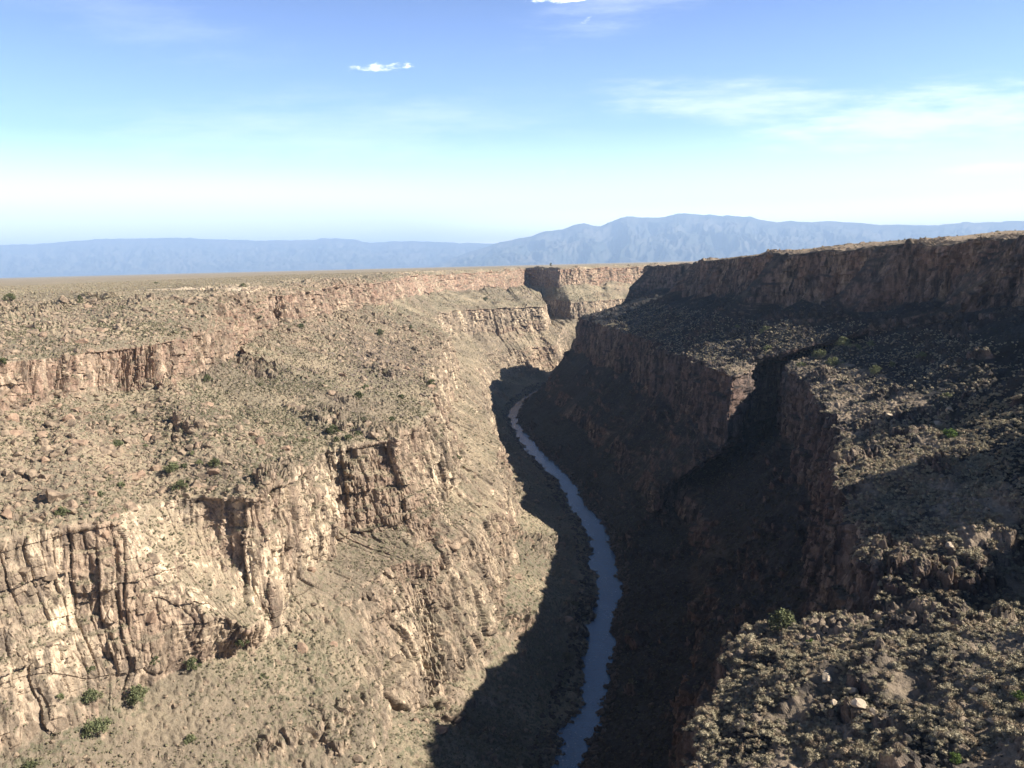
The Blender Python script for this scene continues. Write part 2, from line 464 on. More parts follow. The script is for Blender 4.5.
    h1, h2, hid = worley(q * np.array([1 / 2.7, 1 / 2.7, 0.012], f32) + 33)
    hid = 0.5 + (hid - 0.5) * sstep(0, 0.16, h2 - h1)
    Tq = np.broadcast_to(T[None, :], (ns, nt)).ravel()
    colm = np.where((Tq > 5.9) & (Tq < 7.1), 1.15, 0.65) if not flip else np.full(len(q), 0.6, f32)
    # jointed blocks: vertical joints along the wall, bedding joints down it
    arc = np.concatenate([[0], np.cumsum(np.linalg.norm(np.diff(C[5], axis=0), axis=1))])
    hr = np.random.default_rng(int(seed * 10))
    tg = np.gradient(C[5], axis=0); tg[:, 2] = 0
    tg = smooth_axis(tg / (np.linalg.norm(tg, axis=1)[:, None] + 1e-9), 45, 0); tg /= np.linalg.norm(tg, axis=1)[:, None] + 1e-9
    along = np.clip(((P - C[5][:, None, :]) * tg[:, None, :]).sum(-1), -45, 45)
    aw = (arc[:, None] + along).ravel().astype(f32) + fbm(q / 14 + 7, 2) * 1.6
    zc = q[:, 2] + fbm(q / 20 + 8, 2) * 2.0

    def joints(lo, hi):
        br = np.cumsum(hr.uniform(lo, hi, int(arc[-1] / lo) + 40)) - 20
        i = np.clip(np.searchsorted(br, aw), 1, len(br) - 1)
        return i, np.minimum(aw - br[i - 1], br[i] - aw)
    i1, m1 = joints(7, 16); i2, m2 = joints(1.7, 4.6)
    H = hr.random((4, 8192)).astype(f32)
    zi = np.floor((zc + H[0][i2 % 8192] * 9) / (2.2 + 4.5 * H[1][i2 % 8192])).astype(np.int64)
    zb = np.floor((zc + H[2][i1 % 8192] * 20) / (9 + 9 * H[3][i1 % 8192])).astype(np.int64)
    block = (H[1][(i1 * 31 + zb * 17) % 8192] - .5) * 4.2 + (H[2][(i2 * 13 + 5) % 8192] - .5) * 2.0 + (H[3][(i2 * 57 + zi * 131) % 8192] - .5) * 2.2
    block -= 1.3 * np.exp(-(m1 / .5) ** 2) + 0.7 * np.exp(-(m2 / .28) ** 2)
    if not flip:
        bench = zc - 91 - fbm(q / 26 + 15, 2) * 14
        block -= ((Tq > 4) & (Tq < 4.97)) * (sstep(0, 2.2, bench) * 1.3 + sstep(0, 2, bench + 13) * 0.8 - 1.0)
    block *= sstep(0.15, 0.75, cmf)
    d_c = block + 0.25 * colm * ((hid - .5) * 1.8 - 1.7 * np.exp(-((h2 - h1) / .13) ** 2)) + rib * 0.7 + rib2 * 0.8 + butt * 3.4 + mid * 1.0 + (rid - 0.5) * 0.8 + (gid - 0.5) * 0.9 - crack2 * 0.3 + (eid - 0.5) * 1.2 - crack3 * 0.6
    ledge = fbm(q / np.array([40, 40, 5.0], f32) + seed, 2) * 0.5
    d_c = d_c + ledge
    low = fbm(q / 55 + seed + 1, 4); med = fbm(q / 9 + seed + 2, 4)
    rb = np.clip(0.62 - g1, 0, 1) * gkeep
    d_t = low * 4.0 + med * 0.9 + rb * 1.9 + rib2 * 0.5 + oc * (rib * 1.8 + rib2 * 1.2 + (rid - 0.3) * 3.2 - crack * 1.6 + (eid - .4) * 2.5 - crack3 * 1.5)
    if flip:
        d_t = d_t + ((Tq > 5.0) & (Tq < 6.3)) * (fbm(q / 17 + 77, 3) * 3.6)
    near = np.broadcast_to(np.interp(S, [150, 270, 330], [0.62, 0.7, 1.0])[:, None], (ns, nt)).ravel().astype(f32) if not flip else 1.0
    d = (d_c * near * cmf + d_t * (1 - cmf)) * fade
    n = N.reshape(-1, 3).astype(f32)
    dirn = n.copy(); dirn[:, 2] *= (1 - 0.75 * cmf)
    P2 = (q + dirn * d[:, None]).reshape(ns, nt, 3)
    P2[..., 2] = np.where(T[None, :] < 0.05, np.minimum(P2[..., 2], -0.6), P2[..., 2])
    N2 = grid_normals(P2, flip)
    Nl = grid_normals(smooth_axis(smooth_axis(P2, 3, 0), 3, 1), flip)
    steep = 1 - Nl[..., 2].ravel()
    rock = np.clip(sstep(0.30, 0.55, steep) * 0.9 + rockm * 0.25, 0, 1) * np.where(fade > 0.3, 1, 0)
    return dict(P=P2, N=N2, Nl=Nl, q=q, rock=rock.astype(f32), cm=cmf, oc=oc, T=T, ns=ns, nt=nt, fade=fade, flip=flip)


def plain_left(C, out, S):
    rim = C[-1]
    ang = np.interp(S, [-250, 60, 130, 260, 1250, 1450, 1700, 2200], [180, 178, 128, 124, 116, 95, 80, 50])
    d = np.stack([np.cos(np.radians(ang)), np.sin(np.radians(ang)), 0 * ang], -1)
    r = []
    for dist, dz in ((12, 0.8), (60, 1.2), (260, 1.5), (1000, 1.5), (4500, 0.0), (20000, -2.0), (85000, -6.0)):
        c = rim + (out if dist < 100 else d) * dist; c[:, 2] = (rim[:, 2] if dist < 30 else (0.6 * 162.5 + 0.4 * rim[:, 2])) + dz
        r.append(c)
    return r


def plain_right(C, out, S):
    rim = C[-1]
    ang = np.interp(S, [-250, 300, 1000, 1250, 1500, 1900], [0, 0, 5, 15, 28, 40])
    d = np.stack([np.cos(np.radians(ang)), np.sin(np.radians(ang)), 0 * ang], -1)
    r = []
    lift = np.interp(S, [-250, 300, 450, 560, 750, 1000, 1060, 1100, 1900], [3.0, 3.0, 5.0, 7.0, 6.5, 3.0, 2, 0.5, 0.5])
    for dist, k, dz in ((10, 0.3, 0.5), (60, 1.0, 0), (240, 1.0, 0.5), (1000, .4, -4), (4500, 0, -12), (85000, 0, -20)):
        c = rim + (out if dist < 30 else d) * dist; c[:, 2] = rim[:, 2] + lift * k + dz
        r.append(c)
    return r


softness_on = {3, 5}
S_L = s_samples(3000, 2200, lambda s: np.interp(s, [-250, 1200, 1300, 1700, 2200], [-250, 1200, 1400, 1750, 1800]))
left = build_side([L0, L1, L2, L3, L4, L5, L6, L7, L8], [16, 100, 120, 40, 170, 160, 110, 90] + [16, 30, 34, 26, 16, 10, 6],
                  [(2, 3), (4, 5), (6, 7)], S_L, [10, 10, 9, 6, 6, 5, 10, 10, 10], {3: 3.5, 5: 4.5, 7: 5.0}, False, plain_left, 5.3, (0.22, 0.5), (0.10, 0.30))
softness_on = {3, 8}
S_R = s_samples(1900, 1900, lambda s: np.interp(s, [-250, 190, 252, 541, 600, 1300, 1900], [-250, 190, 216, 505, 517, 1230, 1340]))
right = build_side([R0, R1, R2, R3, R4, R5, R6, R7, R8], [14, 70, 44, 80, 140, 220, 170, 100] + [14, 24, 20, 14, 10, 6],
                   [(2, 3), (4, 5), (7, 8)], S_R, [10, 10, 12, 12, 5, 5, 8, 6, 5], {3: 5.0, 5: 4.0, 8: 3.0}, True, plain_right, 21.7, (-0.1, 0.3), (0.06, 0.26))


def finish(sd, name, mat, label, side):
    q = sd['P'].reshape(-1, 3).astype(f32)
    streak = fbm(q / np.array([16, 16, 60], f32) + 71, 4)
    pale = sstep(-0.02, 0.28, streak) * np.clip(sd['cm'] * 1.3 + sd['oc'] * 0.25, 0, 1)
    T = np.broadcast_to(sd['T'][None, :], (sd['ns'], sd['nt'])).ravel()
    if side == 'left':
        pale = pale * np.interp(T, [1, 2, 3, 4, 5, 6, 7, 8], [0, .5, .75, .9, .8, .4, .28, .2])
        pale = np.clip(pale + 0.55 * np.exp(-(((q[:, 0] + 104) / 42) ** 2 + ((q[:, 2] - 86) / 24) ** 2)) * (T > 3.3) * (T < 5.15) * sstep(-.4, .05, streak), 0, 1)
        pale = pale * np.clip(sd['rock'] * 1.5, 0, 1)
        # bare caliche patch on the plain
        bp = np.exp(-(((q[:, 0] + 178) / 40) ** 2 + ((q[:, 1] - 528) / 44) ** 2) ** 2)
        pale = np.clip(pale + sstep(0.3, 0.6, bp + 0.25 * fbm(q / 8, 3)) * (T > 7.9), 0, 1)
        pale = np.maximum(pale, 0.18 * sstep(8.0, 8.6, T))
        red = sstep(0.0, 0.3, fbm(q / 60 + 13, 3)) * 0.5 + 0.75 * ((T > 5.8) & (T < 7.4))
    else:
        pale = pale * 0.35
        pale = np.clip(pale + 0.7 * ((T > 5.0) & (T < 6.05) & (q[:, 1] < 570)) * sstep(-.3, .2, fbm(q / 14 + 3, 3)), 0, 1)  # tan ledge soil stops short of the far bench, kept dark for shade
        pale = np.clip(pale + 0.75 * (T > 8.15), 0, 1)
        red = sstep(-0.05, 0.3, fbm(q / 40 + 13, 3)) * 0.8
    veg = np.maximum(sstep(-0.25, 0.2, fbm(q / 45 + 5, 4)), T > 9.6) * (1 - sd['rock'])
    A = np.stack([sd['rock'], pale, red, np.clip(veg, 0, 1)], -1)
    me = make_mesh(name, q, grid_faces(sd['ns'], sd['nt'], sd['flip']), mat, A, smooth=False)
    o = link(name, me)
    return tag(o, label, 'canyon wall', kind='structure')


finish(left, 'canyon_terrain', M_left, 'sunlit tan canyon wall stepping down from the flat plain to the river', 'left')
finish(right, 'shaded_canyon_terrain', M_right, 'basalt canyon wall in shade, colour darkened to match, with brush covered ledges', 'right')

# ------------------------------------------------------------------ river
a = curve_eval([(s, x, y, 0) for s, x, y in LW], S_L, 10); b = []
ra = np.array([(r[1], r[2]) for r in R0])
g = np.linspace(0, 1, 40)
aR = curve_eval([(r[0], r[1], r[2], 0) for r in R0], S_R, 10)
yl = np.interp(np.linspace(0, 1, 900), np.linspace(0, 1, len(S_L)), np.arange(len(S_L)))
LL = a[np.round(yl).astype(int)]
# match the right bank by distance along the river
dl = np.concatenate([[0], np.cumsum(np.linalg.norm(np.diff(LL[:, :2], axis=0), axis=1))])
dr = np.concatenate([[0], np.cumsum(np.linalg.norm(np.diff(aR[:, :2], axis=0), axis=1))])
RRp = np.stack([np.interp(dl / dl[-1] * dr[-1], dr, aR[:, k]) for k in (0, 1)], -1)
near = np.argmin(((LL[:, None, :2] - aR[None, ::2, :2]) ** 2).sum(-1), 1)
RRp = smooth_axis(aR[::2][near][:, :2], 6, 0)
w_ = RRp - LL[:, :2]; wn = np.linalg.norm(w_, axis=1)[:, None] + 1e-6
A_ = LL[:, :2] - w_ / wn * 14; B_ = RRp + w_ / wn * 14
tt = np.linspace(0, 1, 24)
PW = A_[:, None] + (B_ - A_)[:, None] * tt[None, :, None]
PW = np.concatenate([PW, np.zeros(PW.shape[:2] + (1,))], -1)
t = NT('river_water'); pos = t.n('ShaderNodeNewGeometry').outputs['Position']
rf = t.ramp(t.noise(0.045, 3, 0.6, pos), 0.44, 0.6)
h = t.math('ADD', t.noise(0.55, 4, 0.65, pos), t.math('MULTIPLY', t.noise(2.2, 3, 0.6, pos), 0.4))
foam = t.math('MULTIPLY', rf, t.ramp(t.noise(0.8, 5, 0.75, pos), 0.55, 0.7))
p = t.principled(t.mix(foam, (0.012, 0.072, 0.16), (0.4, 0.43, 0.46)), t.math('ADD', 0.07, t.math('MULTIPLY', rf, 0.2)), 0.5, t.bump(h, 0.8, 0.35))
tag(link('river', make_mesh('river', PW.reshape(-1, 3), grid_faces(len(PW), 24, True), t.m, smooth=True)), 'narrow blue river winding along the canyon floor', 'river', kind='structure')


# ------------------------------------------------------------------ mountains
def mountains(name, sky, D, front, back, seed, label, nx, nz, rough):
    s = np.array(sky, float); s[:, 1] -= 172; s *= 1.8; s[:, 1] += 172; D, front, back, rough = D * 1.8, front * 1.8, back * 1.8, rough * 1.8
    X = np.linspace(s[0, 0], s[-1, 0], nx); H = np.interp(X, s[:, 0], s[:, 1])
    H = H + fbm(np.stack([X / 700, 0 * X, 0 * X], -1).astype(f32) + seed, 5, .6) * 110
    v = np.linspace(-1, 1, nz)
    Y = np.where(v < 0, D + v * front, D + v * back)
    prof = np.where(v < 0, 1 - np.abs(v) ** 0.85, 1 - v ** 1.2)
    XX, YY = np.meshgrid(X, Y, indexing='ij')
    q = np.stack([XX / 1900, YY / 5600, 0 * XX], -1).reshape(-1, 3).astype(f32)
    w = fbm(q * 1.7 + 5, 2)[:, None]
    rid = 1 - np.abs(fbm(q + w * 0.35 + seed, 5, 0.55)) * 2.4
    rid = rid.reshape(XX.shape)
    base = H[:, None] * prof[None, :]
    env = np.sin(np.pi * np.clip((v + 1), 0, 1))[None, :] + 0.0
    Z = base + (rid - 0.75) * rough * env * (H / H.max())[:, None]
    Z = np.minimum(Z, H[:, None] - np.abs(v)[None, :] * 60) + 120 * 0
    Z = np.where(v[None, :] < -0.985, -60, Z) + 0.0
    P = np.stack([XX * (YY / D), YY, Z + 100 * (1 - prof[None, :]) * 0], -1)
    t = NT(name + '_forest'); pos = t.n('ShaderNodeNewGeometry').outputs['Position']
    c = t.mix(t.ramp(t.noise(0.0005, 4, 0.5, pos), 0.36, 0.66), (0.055, 0.062, 0.05), (0.125, 0.115, 0.092))
    t.principled(c, 1.0, 0.0)
    return tag(link(name, make_mesh(name, P.reshape(-1, 3), grid_faces(nx, nz, False), t.m, smooth=True)), label, 'mountains', kind='structure')


SKY_L = [(-25000, 1250), (-19732, 1271), (-17647, 1289), (-15909, 1316), (-14338, 1415), (-11390, 1395), (-10354, 1319), (-8624, 1226), (-7236, 1209), (-6018, 1248),
         (-5430, 1200), (-4812, 1048), (-4289, 1086), (-3420, 1083), (-2380, 1023), (-645, 930), (742, 776), (3175, 614), (8000, 500)]
SKY_R = [(-2600, 60), (-1803, 294), (-1011, 534), (-484, 702), (39, 818), (562, 908), (956, 1027), (1346, 1043), (1660, 1139), (1947, 1209), (2181, 1152), (2389, 1121),
         (2702, 1242), (2963, 1338), (3223, 1357), (3561, 1298), (3951, 1314), (4341, 1381), (4730, 1385), (5250, 1334), (5900, 1306), (6343, 1256),
         (6682, 1146), (7073, 1111), (7333, 1143), (7594, 1098), (8375, 1092), (9209, 1034), (9679, 971), (10070, 974), (10983, 927), (12023, 992),
         (12805, 973), (13428, 1009), (14890, 948), (18000, 800), (22000, 700)]
mountains('mountains', SKY_L, 32000, 9000, 5000, 3.0, 'low blue mountain range along the far left horizon', 1000, 170, 320)
mountains('mountains', SKY_R, 24000, 6500, 5000, 8.0, 'higher blue mountain range with rounded peaks on the right', 1200, 240, 620)


# ------------------------------------------------------------------ scatter helpers
def ico(sub):
    p = (1 + 5 ** 0.5) / 2
    V = [(-1, p, 0), (1, p, 0), (-1, -p, 0), (1, -p, 0), (0, -1, p), (0, 1, p), (0, -1, -p), (0, 1, -p), (p, 0, -1), (p, 0, 1), (-p, 0, -1), (-p, 0, 1)]
    F = [(0, 11, 5), (0, 5, 1), (0, 1, 7), (0, 7, 10), (0, 10, 11), (1, 5, 9), (5, 11, 4), (11, 10, 2), (10, 7, 6), (7, 1, 8), (3, 9, 4), (3, 4, 2), (3, 2, 6),
         (3, 6, 8), (3, 8, 9), (4, 9, 5), (2, 4, 11), (6, 2, 10), (8, 6, 7), (9, 8, 1)]
    V = [np.array(v) / np.linalg.norm(v) for v in V]
    for _ in range(sub):
        c = {}; G = []
        def mid(a, b):
            k = (min(a, b), max(a, b))
            if k not in c:
                m = V[a] + V[b]; V.append(m / np.linalg.norm(m)); c[k] = len(V) - 1
            return c[k]
        for a, b, d in F:
            x, y, z = mid(a, b), mid(b, d), mid(d, a)
            G += [(a, x, z), (b, y, x), (d, z, y), (x, y, z)]
        F = G
    return np.array(V), np.array(F)


def rock_template(r, sub=1):
    V, F = ico(sub)
    V = V.copy()
    for _ in range(9):
        n = r.normal(size=3); n /= np.linalg.norm(n); d = r.uniform(0.45, 0.8)
        k = V @ n; V -= np.clip(k - d, 0, None)[:, None] * n
    V *= np.array([r.uniform(0.8, 1.25), r.uniform(0.7, 1.0), r.uniform(0.55, 0.85)])
    V += r.normal(size=V.shape) * 0.03
    return V, F


def leaf_faces(c, size, r):
    n = len(c)
    a = r.normal(size=(n, 3)); a /= np.linalg.norm(a, axis=1)[:, None]
    b = np.cross(a, r.normal(size=(n, 3))); b /= np.linalg.norm(b, axis=1)[:, None]
    s = size * r.uniform(0.6, 1.4, (n, 1))
    V = np.stack([c - a * s - b * s * .5, c + a * s - b * s * .5, c + b * s * .9], 1).reshape(-1, 3)
    return V, np.arange(3 * n).reshape(n, 3)


def bush_template(r, lumps, leaves, lsize, flat=0.75, core=True):
    Vs, Fs, o = [], [], 0
    for k in range(lumps):
        c = np.array([r.uniform(-.55, .55), r.uniform(-.55, .55), r.uniform(.25, .75) * flat]) if k else np.array([0, 0, .45 * flat])
        rad = r.uniform(.28, .46)
        if core:
            V, F = ico(0); V = V * rad * (.85 if core is True else .62) * r.uniform(.85, 1.15, (len(V), 1)) * [1, 1, .85] + c
            Vs.append(V); Fs.append(F + o); o += len(V)
        n = leaves
        d = r.normal(size=(n, 3)); d /= np.linalg.norm(d, axis=1)[:, None]; d[:, 2] = np.abs(d[:, 2]) * .95 - .15
        V, F = leaf_faces(c + d * rad * r.uniform(.75, 1.12, (n, 1)), lsize, r)
        Vs.append(V); Fs.append(F + o); o += len(V)
    return np.concatenate(Vs), np.concatenate(Fs)


def tri_dist(P): return np.linalg.norm(P - CAM, axis=-1)


FWD = np.array([0, math.cos(R_(7.45)), -math.sin(R_(7.45))])


def in_view(p, m=0.03):
    v = p - CAM; c = v @ FWD
    x = v[:, 0] / np.maximum(c, 1); y = (v[:, 1] * math.sin(R_(7.45)) + v[:, 2] * math.cos(R_(7.45))) / np.maximum(c, 1)
    return (c > 1) & (np.abs(x) < 0.5627 + m) & (np.abs(y) < 0.422 + m)


def area_of(sd):
    P = sd['P']
    return np.linalg.norm(np.cross(np.gradient(P, axis=0), np.gradient(P, axis=1)), axis=-1)


def sample(sd, weight, n, r):
    w = (weight * sd['A']).ravel(); c = np.cumsum(w)
    idx = np.searchsorted(c, r.random(n) * c[-1])
    i, j = idx // sd['nt'], idx % sd['nt']
    i2 = np.clip(i + r.choice([-1, 1], n), 0, sd['ns'] - 1); j2 = np.clip(j + r.choice([-1, 1], n), 0, sd['nt'] - 1)
    P = sd['P']; a = r.random((n, 1)) * .5; b = r.random((n, 1)) * .5
    p = P[i, j]; p = p + (P[i2, j] - p) * a + (P[i, j2] - p) * b
    return p, sd['Nl'][i, j]


for sd in (left, right):
    sd['A'] = area_of(sd)
    sd['X'], sd['Y'], sd['Z'] = sd['P'][..., 0], sd['P'][..., 1], sd['P'][..., 2]
    sd['D'] = tri_dist(sd['P'])
    sd['V'] = in_view(sd['P'].reshape(-1, 3), .16).reshape(sd['ns'], sd['nt'])
    sd['TT'] = np.broadcast_to(sd['T'][None, :], (sd['ns'], sd['nt']))
    sd['R'] = sd['rock'].reshape(sd['ns'], sd['nt'])


def scatter_mesh(name, mat, tmpl, P, size, r, squash=None, sink=0.1):
    Vs, Fs, o = [], [], 0
    k = r.integers(0, len(tmpl), len(P)); a = r.random(len(P)) * 6.283
    for j, (V, F) in enumerate(tmpl):
        m = np.where(k == j)[0]
        if not len(m): continue
        c, s = np.cos(a[m])[:, None], np.sin(a[m])[:, None]
        sz = size[m][:, None]
        x = (V[None, :, 0] * c - V[None, :, 1] * s) * sz; y = (V[None, :, 0] * s + V[None, :, 1] * c) * sz
        z = V[None, :, 2] * sz - sink * sz
        W = np.stack([x, y, z], -1) + P[m][:, None, :]
        Vs.append(W.reshape(-1, 3)); Fs.append((F[None] + (np.arange(len(m)) * len(V))[:, None, None]).reshape(-1, 3) + o)
        o += len(m) * len(V)
    return link(name, make_mesh(name, np.concatenate(Vs), np.concatenate(Fs), mat))


r = np.random.default_rng(77)
ROCKS = [rock_template(r, 1) for _ in range(7)]
ROCKS0 = [rock_template(r, 0) for _ in range(5)]
SAGE = [bush_template(r, 5, 90, .055, core='thin') for _ in range(6)]
SAGE_MID = [bush_template(r, r.integers(2, 5), 34, .085, core='thin') for _ in range(8)]
SAGE_FAR = [bush_template(r, 2, 5, .26) for _ in range(5)]


def top_in_view(P, size, n):
    v = in_view(P, 0.0)
    return np.argsort(-(size / tri_dist(P)) * v)[:n]


# --- sagebrush on the ledges of the shaded side
flat_R = sstep(.45, .62, right['Nl'][..., 2]) * (right['TT'] > 4.9) * (right['TT'] < 7.0)
clump = sstep(-.35, .15, fbm(right['P'].reshape(-1, 3).astype(f32) / 9 + 3, 3).reshape(flat_R.shape))
P1, N1 = sample(right, flat_R * clump * right['V'] * (right['TT'] < 6.5) * (right['D'] < 360) * (right['Y'] > 60), 19000, r)
sz1 = r.gamma(5, .165, len(P1)).clip(.35, 2.1)
big = top_in_view(P1, sz1, 300)
rest = np.setdiff1d(np.arange(len(P1)), big)
sage_meshes = [make_mesh('sagebrush', V, F, M_sage) for V, F in SAGE]
for i in big:
    o = link('sagebrush', sage_meshes[i % 6]); o.location = P1[i] - [0, 0, .1 * sz1[i]]
    o.rotation_euler = (0, 0, r.random() * 6.28); o.scale = [sz1[i] * k for k in (r.uniform(.85, 1.15), r.uniform(.85, 1.15), r.uniform(.8, 1.1))]
    tag(o, 'grey green sagebrush clump growing among others on the near shaded-side ledge', 'bush', 'sagebrush on the near ledge')
tag(scatter_mesh('sagebrush_cover', M_sage, SAGE_MID, P1[rest], sz1[rest], r), 'low grey green sagebrush covering the near ledges', 'sagebrush', kind='stuff')
P2, N2 = sample(right, flat_R * clump * right['V'] * (right['TT'] < 6.6) * (right['D'] >= 350) * (right['D'] < 1000), 9000, r)
tag(scatter_mesh('sagebrush_cover', M_sage, SAGE_FAR, P2, r.gamma(9, .1, len(P2)), r), 'distant sagebrush dotting the farther shaded ledges', 'sagebrush', kind='stuff')
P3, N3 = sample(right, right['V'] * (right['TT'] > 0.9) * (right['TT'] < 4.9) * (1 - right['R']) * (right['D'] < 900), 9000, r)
tag(scatter_mesh('scrub_cover', M_shade_scrub, SAGE_FAR, P3, r.gamma(8, .1, len(P3)), r), 'scrub coloured darker for shade on the slope above the river', 'scrub', kind='stuff')
P3, N3 = sample(right, (right['TT'] > 8.0) * (right['TT'] < 10.6) * (right['Y'] > 150) * (right['Y'] < 1200), 5000, r)
tag(scatter_mesh('scrub_cover', M_scrub, SAGE_FAR, P3, r.gamma(8, .09, len(P3)), r), 'tan scrub on the plateau above the shaded rim', 'scrub', kind='stuff')

# --- scrub on the sunlit side and the plain
cl = sstep(-.3, .2, fbm(left['P'].reshape(-1, 3).astype(f32) / 30 + 3, 3).reshape(left['R'].shape))
P4, N4 = sample(left, (1 - .9 * left['R']) * cl * left['V'] * (left['TT'] > .9) * (left['TT'] < 8) * (left['D'] < 420), 27000, r)
tag(scatter_mesh('scrub_cover', M_scrub, SAGE_FAR, P4, r.gamma(7, .075, len(P4)), r), 'dry olive scrub scattered over the nearer sunlit slope', 'scrub', kind='stuff')
P5, N5 = sample(left, (1 - .9 * left['R']) * cl * left['V'] * (left['TT'] > .9) * (left['TT'] < 8) * (left['D'] >= 400) * (left['D'] < 1700), 26000, r)
tag(scatter_mesh('scrub_cover', M_scrub, SAGE_FAR, P5, r.gamma(7, .12, len(P5)), r), 'dry olive scrub scattered over the farther sunlit slope', 'scrub', kind='stuff')
X_, Y_ = left['X'], left['Y']
P6, N6 = sample(left, left['V'] * (left['TT'] > 8) * (left['TT'] < 11.5) * (left['D'] < 1800) / np.maximum(left['D'], 300) ** 1.3 * (1 - .97 * (((X_ + 178) / 42) ** 2 + ((Y_ - 528) / 46) ** 2 < 1)), 20000, r)
tag(scatter_mesh('scrub_cover', M_sage, SAGE_FAR, P6, r.gamma(7, .1, len(P6)), r), 'olive sagebrush spread over the flat plain', 'scrub', kind='stuff')

# --- boulders
Y, X, TT = left['Y'], left['X'], left['TT']
wb = left['V'] * (.12 + 1.6 * np.exp(-(((X + 130) / 50) ** 2 + ((Y - 275) / 55) ** 2)) * (TT > 5) * (TT < 6.1) + .5 * (TT > 7) * (TT < 8.2)
                  + .5 * (TT > 5) * (TT < 6) * (Y > 500) * (Y < 800)) * (TT > .9) * (TT < 8.4) * (left['D'] < 900) * (1 - .6 * left['R'])
Pb, Nb = sample(left, wb, 30000, r)
sb = (r.pareto(2.6, len(Pb)) * .45 + .38).clip(.35, 2.6) * np.interp(tri_dist(Pb), [250, 900], [1, 1.5])
big = top_in_view(Pb, sb, 240); rest = np.setdiff1d(np.arange(len(Pb)), big)
wd = left['V'] * np.exp(-(((left['X'] + 72) / 26) ** 2 + ((left['Y'] - 570) / 95) ** 2)) * (left['TT'] > 5) * (left['TT'] < 6.2)
M_scree = boulder_material('dark_scree', (0.10, 0.082, 0.066), (0.2, 0.16, 0.125), (0.2, 0.15, 0.12))
Pd, Nd = sample(left, wd, 3500, r)
tag(scatter_mesh('scree', M_scree, ROCKS0, Pd, r.gamma(5, .16, len(Pd)).clip(.4, 1.8), r, sink=.05), 'dark scree patch on the slope under the far sunlit rim', 'scree', kind='stuff')
rock_meshes = [make_mesh('boulder', V, F, M_boulder) for V, F in ROCKS]
dark_meshes = [make_mesh('boulder', V, F, M_dark_boulder) for V, F in ROCKS]
pale_meshes = [make_mesh('boulder', V, F, M_pale_boulder) for V, F in ROCKS]
for i in big:
    o = link('boulder', rock_meshes[i % 7]); o.location = Pb[i]; o.scale = [sb[i]] * 3; o.rotation_euler = (r.uniform(-.3, .3), r.uniform(-.3, .3), r.random() * 6.28)
    tag(o, 'weathered tan boulder lying among others on the sunlit slope', 'boulder', 'boulders on the sunlit slope')
tag(scatter_mesh('rubble', M_boulder, ROCKS0, Pb[rest], sb[rest], r, sink=.05), 'tan rubble strewn over the sunlit slope', 'rubble', kind='stuff')
wk = left['V'] * np.clip(left['R'] - .3, 0, 1) * (left['D'] < 520) * (left['TT'] > 1.5) * (left['TT'] < 7.5)
Pk, Nk = sample(left, wk, 7000, r)
tag(scatter_mesh('rubble', M_boulder, ROCKS0, Pk, (r.pareto(3, len(Pk)) * .3 + .25).clip(.25, 1.3), r, sink=.1), 'broken blocks clinging to the sunlit cliff faces', 'rubble', kind='stuff')
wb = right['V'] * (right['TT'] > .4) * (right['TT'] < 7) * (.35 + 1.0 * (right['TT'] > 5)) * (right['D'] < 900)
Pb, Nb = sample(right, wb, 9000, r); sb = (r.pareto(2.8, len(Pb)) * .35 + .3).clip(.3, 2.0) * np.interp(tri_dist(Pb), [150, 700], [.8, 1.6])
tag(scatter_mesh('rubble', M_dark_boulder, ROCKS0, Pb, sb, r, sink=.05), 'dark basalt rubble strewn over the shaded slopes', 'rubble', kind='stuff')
wb = (left['TT'] > .08) * (left['TT'] < 1.1) * (Y > 230) * (Y < 1300)
Pb, Nb = sample(left, wb * 1.0, 2600, r); wb = (right['TT'] > .08) * (right['TT'] < 1.0) * (right['Y'] > 230) * (right['Y'] < 1300)
Pc, Nc = sample(right, wb * 1.0, 2600, r)
Pb = np.concatenate([Pb, Pc]); tag(scatter_mesh('bank_rubble', M_dark_boulder, ROCKS0, Pb, r.gamma(4, .28, len(Pb)).clip(.4, 2.6), r), 'dark boulders lining both banks of the river', 'rubble', kind='stuff')

